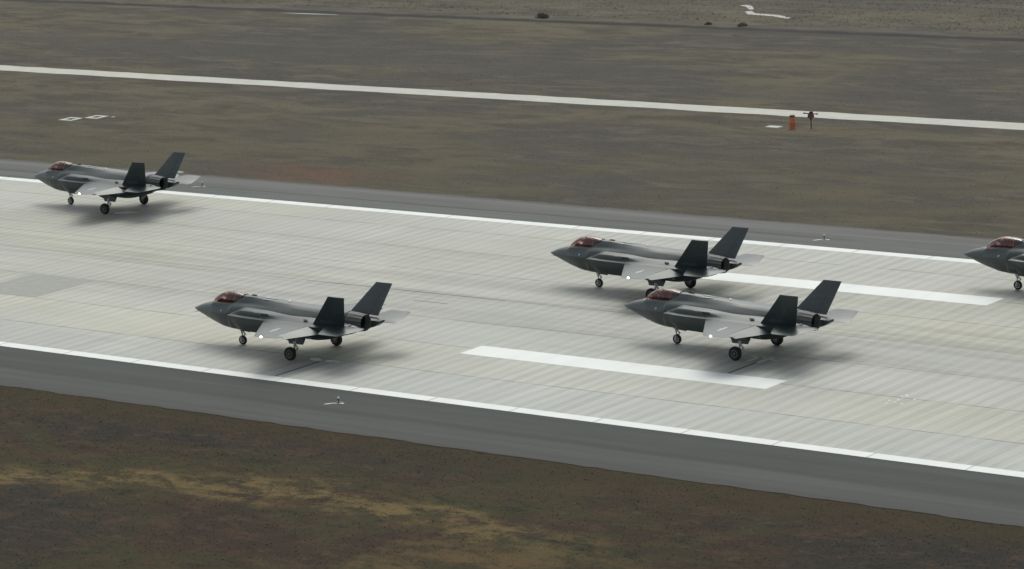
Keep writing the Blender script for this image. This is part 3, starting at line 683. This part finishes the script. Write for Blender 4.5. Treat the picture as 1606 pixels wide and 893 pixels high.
        m.build('wheel_rim', rim, parent)
    ng = MB(); ng.tube(T(3.86, 0, 1.35), T(3.93, 0, .75), .075, .065, 14); ng.tube(T(3.93, 0, .78), T(3.96, 0, .45), .045, .045, 12)
    ng.tube(T(3.96, .17, .30), T(3.96, -.17, .30), .04, .04, 10); ng.tube(T(3.96, .165, .30), T(3.96, .12, .48), .035); ng.tube(T(3.96, -.165, .30), T(3.96, -.12, .48), .035); ng.box(T(3.96, 0, .50), (.10, .34, .08))
    ng.tube(T(3.90, 0, .85), T(4.75, 0, 1.30), .035); 
    nose = ng.build('nose_gear_leg', MAT_GEAR, root, 35)
    wheel(nose, 3.97, .0, .30, .20, MAT_WHEELW, 1)
    m = MB(); m.prism([T(4.02, .0, .88), T(4.22, 0, .70), T(4.06, 0, .52), T(4.0, 0, .60), T(4.12, 0, .70), T(4.0, 0, .80)], (0, .06, 0)); m.build('torque_link', MAT_GEAR, nose, 0)
    m = MB(); m.lathe(T(3.84, 0, .98), (-1, 0, 0), [(-.06, .04), (0, .075), (.05, .085), (.055, .07)], 14); m.build('landing_light', MAT_LENS, nose)
    for s_ in (1, -1):
        m = MB(); m.prism([T(4.15, s_*.34, 1.28), T(5.1, s_*.34, 1.2), T(5.0, s_*.40, .98), T(4.25, s_*.40, 1.02)], (0, -.025*s_, 0)); m.build('nose_gear_door', MAT_JET, root, 0)
        mg = MB(); X0, Y0 = 9.90, s_*2.22
        mg.tube(T(10.12, s_*1.92, 1.95), T(10.08, s_*1.95, 1.0), .105, .09, 14); mg.tube(T(10.08, s_*1.95, 1.05), T(10.02, s_*1.97, .45), .065, .06, 12)
        mg.tube(T(10.02, s_*1.94, .45), T(9.90, s_*2.3, .43), .06, .05, 12); mg.tube(T(10.08, s_*1.95, 1.15), T(9.9, s_*1.2, 1.5), .045); mg.tube(T(10.08, s_*1.95, 1.3), T(9.3, s_*1.8, 1.8), .04)
        leg = mg.build('main_gear_leg', MAT_GEAR, root, 35)
        wheel(leg, X0, Y0, .43, .30, MAT_RIM, s_)
        m = MB(); m.lathe(T(9.92, s_*2.04, .43), (0, 1, 0), [(-.10, .13), (-.09, .19), (.07, .19), (.08, .13)], 20); m.build('brake_unit', MAT_RIM, leg)
        m = MB(); m.prism([T(10.15, s_*1.98, 1.0), T(10.38, s_*1.98, .76), T(10.10, s_*1.98, .50), T(10.06, s_*1.98, .58), T(10.26, s_*1.98, .76), T(10.12, s_*1.98, .92)], (0, .07, 0)); m.build('torque_link', MAT_GEAR, leg, 0)
        # outer door hanging below the wing and inner door at the keel
        m = MB(); m.prism([T(8.6, s_*2.36, 2.10), T(10.62, s_*2.36, 2.10), T(10.58, s_*2.46, 1.34), T(10.2, s_*2.48, 1.28), T(9.5, s_*2.46, 1.50), T(8.9, s_*2.42, 1.78)], (0, .04*s_, 0)); m.build('main_gear_door', MAT_JET, root, 0)
        m = MB(); m.prism([T(8.9, s_*1.30, 1.30), T(10.5, s_*1.30, 1.36), T(10.3, s_*1.42, .86), T(9.15, s_*1.42, .84)], (0, .03*s_, 0)); m.build('main_gear_door', MAT_JET, root, 0)
        # wing root gear bay fairing
        m = MB(); m.lathe(T(8.4, s_*1.85, 1.86), (1, 0, 0), [(0, .02), (.4, .22), (1.0, .36), (1.8, .38), (2.8, .30), (3.8, .12), (4.2, .02)], 18); m.build('gear_bay_fairing', MAT_JET, root)
    # arrestor hook fairing, pitot probe
    m = MB(); m.lathe(T(11.2, 0, 1.34), (1, 0, .12), [(0, .02), (.3, .14), (1.0, .16), (1.7, .10), (2.0, .02)], 14); m.build('hook_fairing', MAT_JET, root)
    m = MB(); m.tube(T(.72, .42, 2.0), T(.55, .52, 1.98), .012); m.tube(T(.55, .52, 1.98), T(.40, .52, 1.98), .01, .005); m.build('air_probe', MAT_EDGE, root)
    return root

# ------------------------------------------------------------------ pilot (seated, helmeted)
def make_pilot():
    root = empty('person', (0, 0, 0))
    J = [((3.78, 0, 2.62), .16), ((3.80, 0, 2.80), .15), ((3.80, 0, 2.97), .155), ((3.76, 0, 3.08), .07), ((3.72, 0, 3.16), .085), ((3.70, 0, 3.24), .095),
         ((3.80, .17, 2.97), .075), ((3.66, .27, 2.80), .055), ((3.42, .27, 2.68), .045), ((3.28, .25, 2.70), .04),
         ((3.80, -.17, 2.97), .075), ((3.66, -.27, 2.80), .055), ((3.42, -.27, 2.68), .045), ((3.28, -.25, 2.70), .04),
         ((3.62, .11, 2.60), .10), ((3.25, .14, 2.64), .085), ((2.95, .14, 2.46), .06), ((3.62, -.11, 2.60), .10), ((3.25, -.14, 2.64), .085), ((2.95, -.14, 2.46), .06)]
    E = [(0, 1), (1, 2), (2, 3), (3, 4), (4, 5), (2, 6), (6, 7), (7, 8), (8, 9), (2, 10), (10, 11), (11, 12), (12, 13), (0, 14), (14, 15), (15, 16), (0, 17), (17, 18), (18, 19)]
    me = bpy.data.meshes.new('body'); me.from_pydata([T(*j[0]) for j in J], E, []); o = bpy.data.objects.new('body', me); col.objects.link(o)
    md = o.modifiers.new('skin', 'SKIN'); 
    for i, sv in enumerate(me.skin_vertices[0].data): sv.radius = (J[i][1], J[i][1]); sv.use_root = (i == 0)
    o.modifiers.new('sub', 'SUBSURF').levels = 1; o.modifiers['sub'].render_levels = 1
    dg = bpy.context.evaluated_depsgraph_get(); m2 = bpy.data.meshes.new_from_object(o.evaluated_get(dg)); bpy.data.objects.remove(o)
    m2.materials.clear(); m2.materials.append(MAT_SUIT); m2.materials.append(MAT_SKIN); m2.name = 'body'
    for p_ in m2.polygons:
        p_.use_smooth = True; c = p_.center
        p_.material_index = 1 if c.z > 3.10 or (c.x+OX < 3.33 and abs(c.y) > .2) else 0
    b = bpy.data.objects.new('body', m2); col.objects.link(b); b.parent = root
    # fingers closed on the side stick and throttle
    for s_ in (1, -1):
        m = MB(); m.box(T(3.29, s_*.25, 2.70), (.09, .085, .035), 0, .85)
        for k_, (dy, ln_) in enumerate(((-.03, .07), (-.01, .08), (.012, .075), (.034, .06))):
            m.tube(T(3.27, s_*(.25+dy), 2.72), T(3.27-ln_*.7, s_*(.25+dy), 2.705), .010, .009, 6); m.tube(T(3.27-ln_*.7, s_*(.25+dy), 2.705), T(3.27-ln_*.75, s_*(.25+dy), 2.67), .009, .007, 6)
        m.tube(T(3.30, s_*.21, 2.70), T(3.23, s_*.19, 2.68), .011, .009, 6)
        m.build('glove', MAT_SUIT, root)
    m = MB(); R_ = .145; pr = [(-R_*.55, R_*.80), (-R_*.3, R_*.95), (0, R_), (R_*.35, R_*.93), (R_*.65, R_*.75), (R_*.88, R_*.45), (R_, R_*.1)]
    m.lathe(T(3.73, 0, 3.235), (0.05, 0, 1), pr, 20); hel = m.build('helmet', MAT_HELM, root)
    m = MB(); V = []
    for zz in (-.055, .0, .055):
        for t in np.linspace(-1.1, 1.1, 9): V.append(T(3.73-.157*math.cos(t)*(1-.6*zz*zz/.03*.2), .157*math.sin(t), 3.225+zz))
    m.add(V, [(j*9+i, j*9+i+1, (j+1)*9+i+1, (j+1)*9+i) for j in range(2) for i in range(8)]); m.build('visor', MAT_DARK, hel, 60)
    m = MB(); m.lathe(T(3.60, 0, 3.13), (-1, 0, -.35), [(-.02, .07), (.03, .055), (.07, .045), (.08, .03)], 12); m.build('oxygen_mask', MAT_BLACK, hel)
    return root

def copy_tree(o, parent=None):
    c_ = o.copy(); col.objects.link(c_)
    if parent: c_.parent = parent
    for ch in list(o.children): copy_tree(ch, c_)
    return c_

JETS = [   # nose x, y, heading, label, pilot label
 (2.295, -15.474, .197, 'dark grey jet alone at lower left, nearest the near edge line', 'pilot in pale helmet in the jet nearest the near white edge line'),
 (28.046, -3.935, -1.2, 'dark grey jet in front of another one, standing just beyond the nearer white bar', 'pilot of the jet that stands in front, just beyond the nearer white bar'),
 (13.346, 7.981, -.46, 'dark grey jet whose wheel is hidden behind another jet, beside the farther white bar', 'pilot in pale helmet in the jet partly hidden behind another jet nose'),
 (-46.164, 17.722, .2, 'dark grey jet farthest away at upper left, close to the far edge line', 'pilot in the farthest jet at upper left beside the far edge line'),
 (39.63, 17.913, 0, 'dark grey jet cut off by the right edge, only nose and canopy showing', 'pilot in the jet of which only the nose shows at the right edge')]
jet0 = make_jet(); pil0 = make_pilot()
for i, (nx_, ny_, hd, lab, plab) in enumerate(JETS):
    j_ = jet0 if i == len(JETS)-1 else copy_tree(jet0)
    p_ = pil0 if i == len(JETS)-1 else copy_tree(pil0)
    th = R(hd)
    for o, dx_, dz_ in ((j_, 0, 0), (p_, -.84, -.05)):
        o.location = (nx_+(OX+dx_)*math.cos(th), ny_+(OX+dx_)*math.sin(th), .026+dz_); o.rotation_euler = (0, 0, th)
    tag(j_, lab, 'fighter jet', 'fighter jets taxiing on the runway')
    tag(p_, plab, 'person', 'pilots in the cockpits')

# ------------------------------------------------------------------ runway edge lights
def edge_light(x, y, label):
    e = empty('runway_edge_light', (x, y, .022))
    m = MB(); m.lathe((0, 0, 0), (0, 0, 1), [(0, .22), (.03, .21), (.04, .12)], 18); m.build('base_plate', MAT_BLACK, e)
    m = MB(); m.lathe((0, 0, .04), (0, 0, 1), [(0, .03), (.13, .03), (.14, .06), (.18, .07)], 12); m.build('stem', MAT_BLACK, e)
    m = MB(); m.lathe((0, 0, .22), (0, 0, 1), [(0, .07), (.07, .07), (.11, .05), (.13, .01)], 14); m.build('lens', MAT_WHEELW, e)
    return tag(e, label, 'runway light', 'runway edge lights')
edge_light(22.3, -24.9, 'small white-topped edge light on the near dark shoulder')
edge_light(22.6, 27.7, 'small white-topped edge light on the far shoulder right of the tall fins')
edge_light(-37.5, 28.1, 'small edge light on the far shoulder right of the farthest jet')
for (x, y) in ((22.3, -24.9), (22.6, 27.7), (-37.5, 28.1)):
    blob('painted_mark', oval(x-.30, y-.48, .34, .08, 10, .25, 1.0), .030, MAT_WHITE)
    blob('painted_mark', oval(x+.28, y-.12, .22, .09, 10, .25, .1), .030, MAT_WHITE)
    blob('painted_mark', oval(x+.02, y-.28, .10, .07, 8, .2, .3), .030, MAT_WHITE)

# ------------------------------------------------------------------ field furniture
def pad(cx, cy, label):
    e = empty('concrete_pad', (cx, cy, 0)); m = MB()
    o_, i_, h = .82, .40, .07; P = [(-1, -1), (1, -1), (1, 1), (-1, 1)]
    V = [(x*o_, y*o_, -.01) for x, y in P]+[(x*o_, y*o_, h) for x, y in P]+[(x*i_, y*i_, h) for x, y in P]+[(x*i_, y*i_, -.01) for x, y in P]
    m.add(V, [(j*4+i, j*4+(i+1) % 4, (j+1)*4+(i+1) % 4, (j+1)*4+i) for j in range(3) for i in range(4)]); m.build('kerb_ring', MAT_PAD, e, 0)
    m = MB(); m.box((0, 0, .02), (.79, .79, .03)); m.box((0, 0, .045), (.2, .06, .03)); m.build('hatch', MAT_SOIL, e, 0)
    return tag(e, label, 'hatch surround', 'square white hatch surrounds in the grass')
pad(-75.3, 50.95, 'left of two square white hatch surrounds in the far grass')
pad(-73.65, 52.7, 'right of two square white hatch surrounds, next to a small pale stone')
m = MB(); m.lathe((-72.1, 53.3, 0), (0, 0, 1), [(-.02, .22), (.05, .2), (.09, .1)], 8); tag(m.build('stone', MAT_PUDDLE), 'small pale stone in the grass right of the white hatch surrounds', 'stone')
m = MB(); m.box((0, 0, .05), (1.35, .85, .10), 0, .95); o = m.build('concrete_slab', MAT_PAD, None, 0); o.location = (-8.0, 67.95, 0); tag(o, 'flat pale concrete slab in the grass left of the orange marker', 'slab')
e = empty('marker_drum', (-6.15, 68.05, 0))
m = MB(); m.lathe((0, 0, 0), (0, 0, 1), [(0, .34), (.05, .34), (.06, .29), (.45, .27), (.48, .30), (.52, .27), (.95, .25), (1.0, .22)], 18); m.build('drum', MAT_ORANGE, e)
m = MB(); m.lathe((0, 0, 1.0), (0, 0, 1), [(0, .23), (.10, .24), (.16, .2), (.18, .05)], 16); m.build('lid', MAT_RUST, e)
tag(e, 'upright orange marker drum with brown lid by the far road', 'marker')
e = empty('equipment_post', (-4.6, 68.55, 0))
m = MB(); m.tube((0, 0, 0), (0, 0, .95), .05, .045, 10); m.lathe((0, 0, 0), (0, 0, 1), [(0, .16), (.03, .15), (.04, .06)], 12); m.build('post', MAT_BLACK, e)
m = MB(); m.box((0, 0, 1.10), (.46, .40, .34), 0, .8); m.tube((0, 0, .72), (.18, 0, .95), .03); m.tube((0, 0, .72), (-.18, 0, .95), .03); m.build('cabinet', MAT_RUST, e, 0)
m = MB(); m.tube((-.50, -.2, 1.32), (.50, .2, 1.24), .05, .04, 8); m.box((-.48, -.19, 1.33), (.24, .12, .09)); m.box((.48, .19, 1.25), (.22, .12, .09)); m.box((.05, 0, 1.40), (.26, .22, .14)); m.build('crossarm', MAT_BLACK, e, 0)
tag(e, 'thin dark post with rusty box and cross arm beside the far road', 'equipment post')
# low shrubs along the ditch
def shrub(x, y, s, label):
    V, F = [], []
    for k_ in range(420):
        a_ = random.uniform(0, 2*math.pi); rr = s*random.random()**.5*1.1; hh = s*1.1*random.random()*(1-.5*rr/s)
        p = Vector((rr*math.cos(a_), rr*math.sin(a_)*.8, hh)); d = Vector((random.gauss(0, 1), random.gauss(0, 1), random.gauss(0, .6))).normalized()*.10*s*1.3; q_ = d.orthogonal().normalized()*.05*s*1.3
        n_ = len(V); V += [p-d, p+q_, p+d, p-q_]; F.append((n_, n_+1, n_+2, n_+3))
    e = empty('shrub', (x, y, 0)); mk('foliage', V, F, MAT_SHRUB, e, 0)
    m = MB()
    for k_ in range(4): m.tube((0, 0, 0), (random.uniform(-.5, .5)*s, random.uniform(-.5, .5)*s, s*.8), .04, .01, 6)
    m.build('stem', MAT_SOIL, e)
    return tag(e, label, 'shrub', 'low shrubs along the ditch')
MAT_SHRUB = simple('shrub_leaves', (.085, .084, .064), .8, .4, 3)
shrub(-73.9, 122.4, .75, 'dark low shrub beyond the ditch at top centre')
shrub(-47.2, 121.9, .55, 'dark shrub on the ditch below the pale tracks')
shrub(-51.8, 122.3, .42, 'smaller shrub just left of the one below the pale tracks')
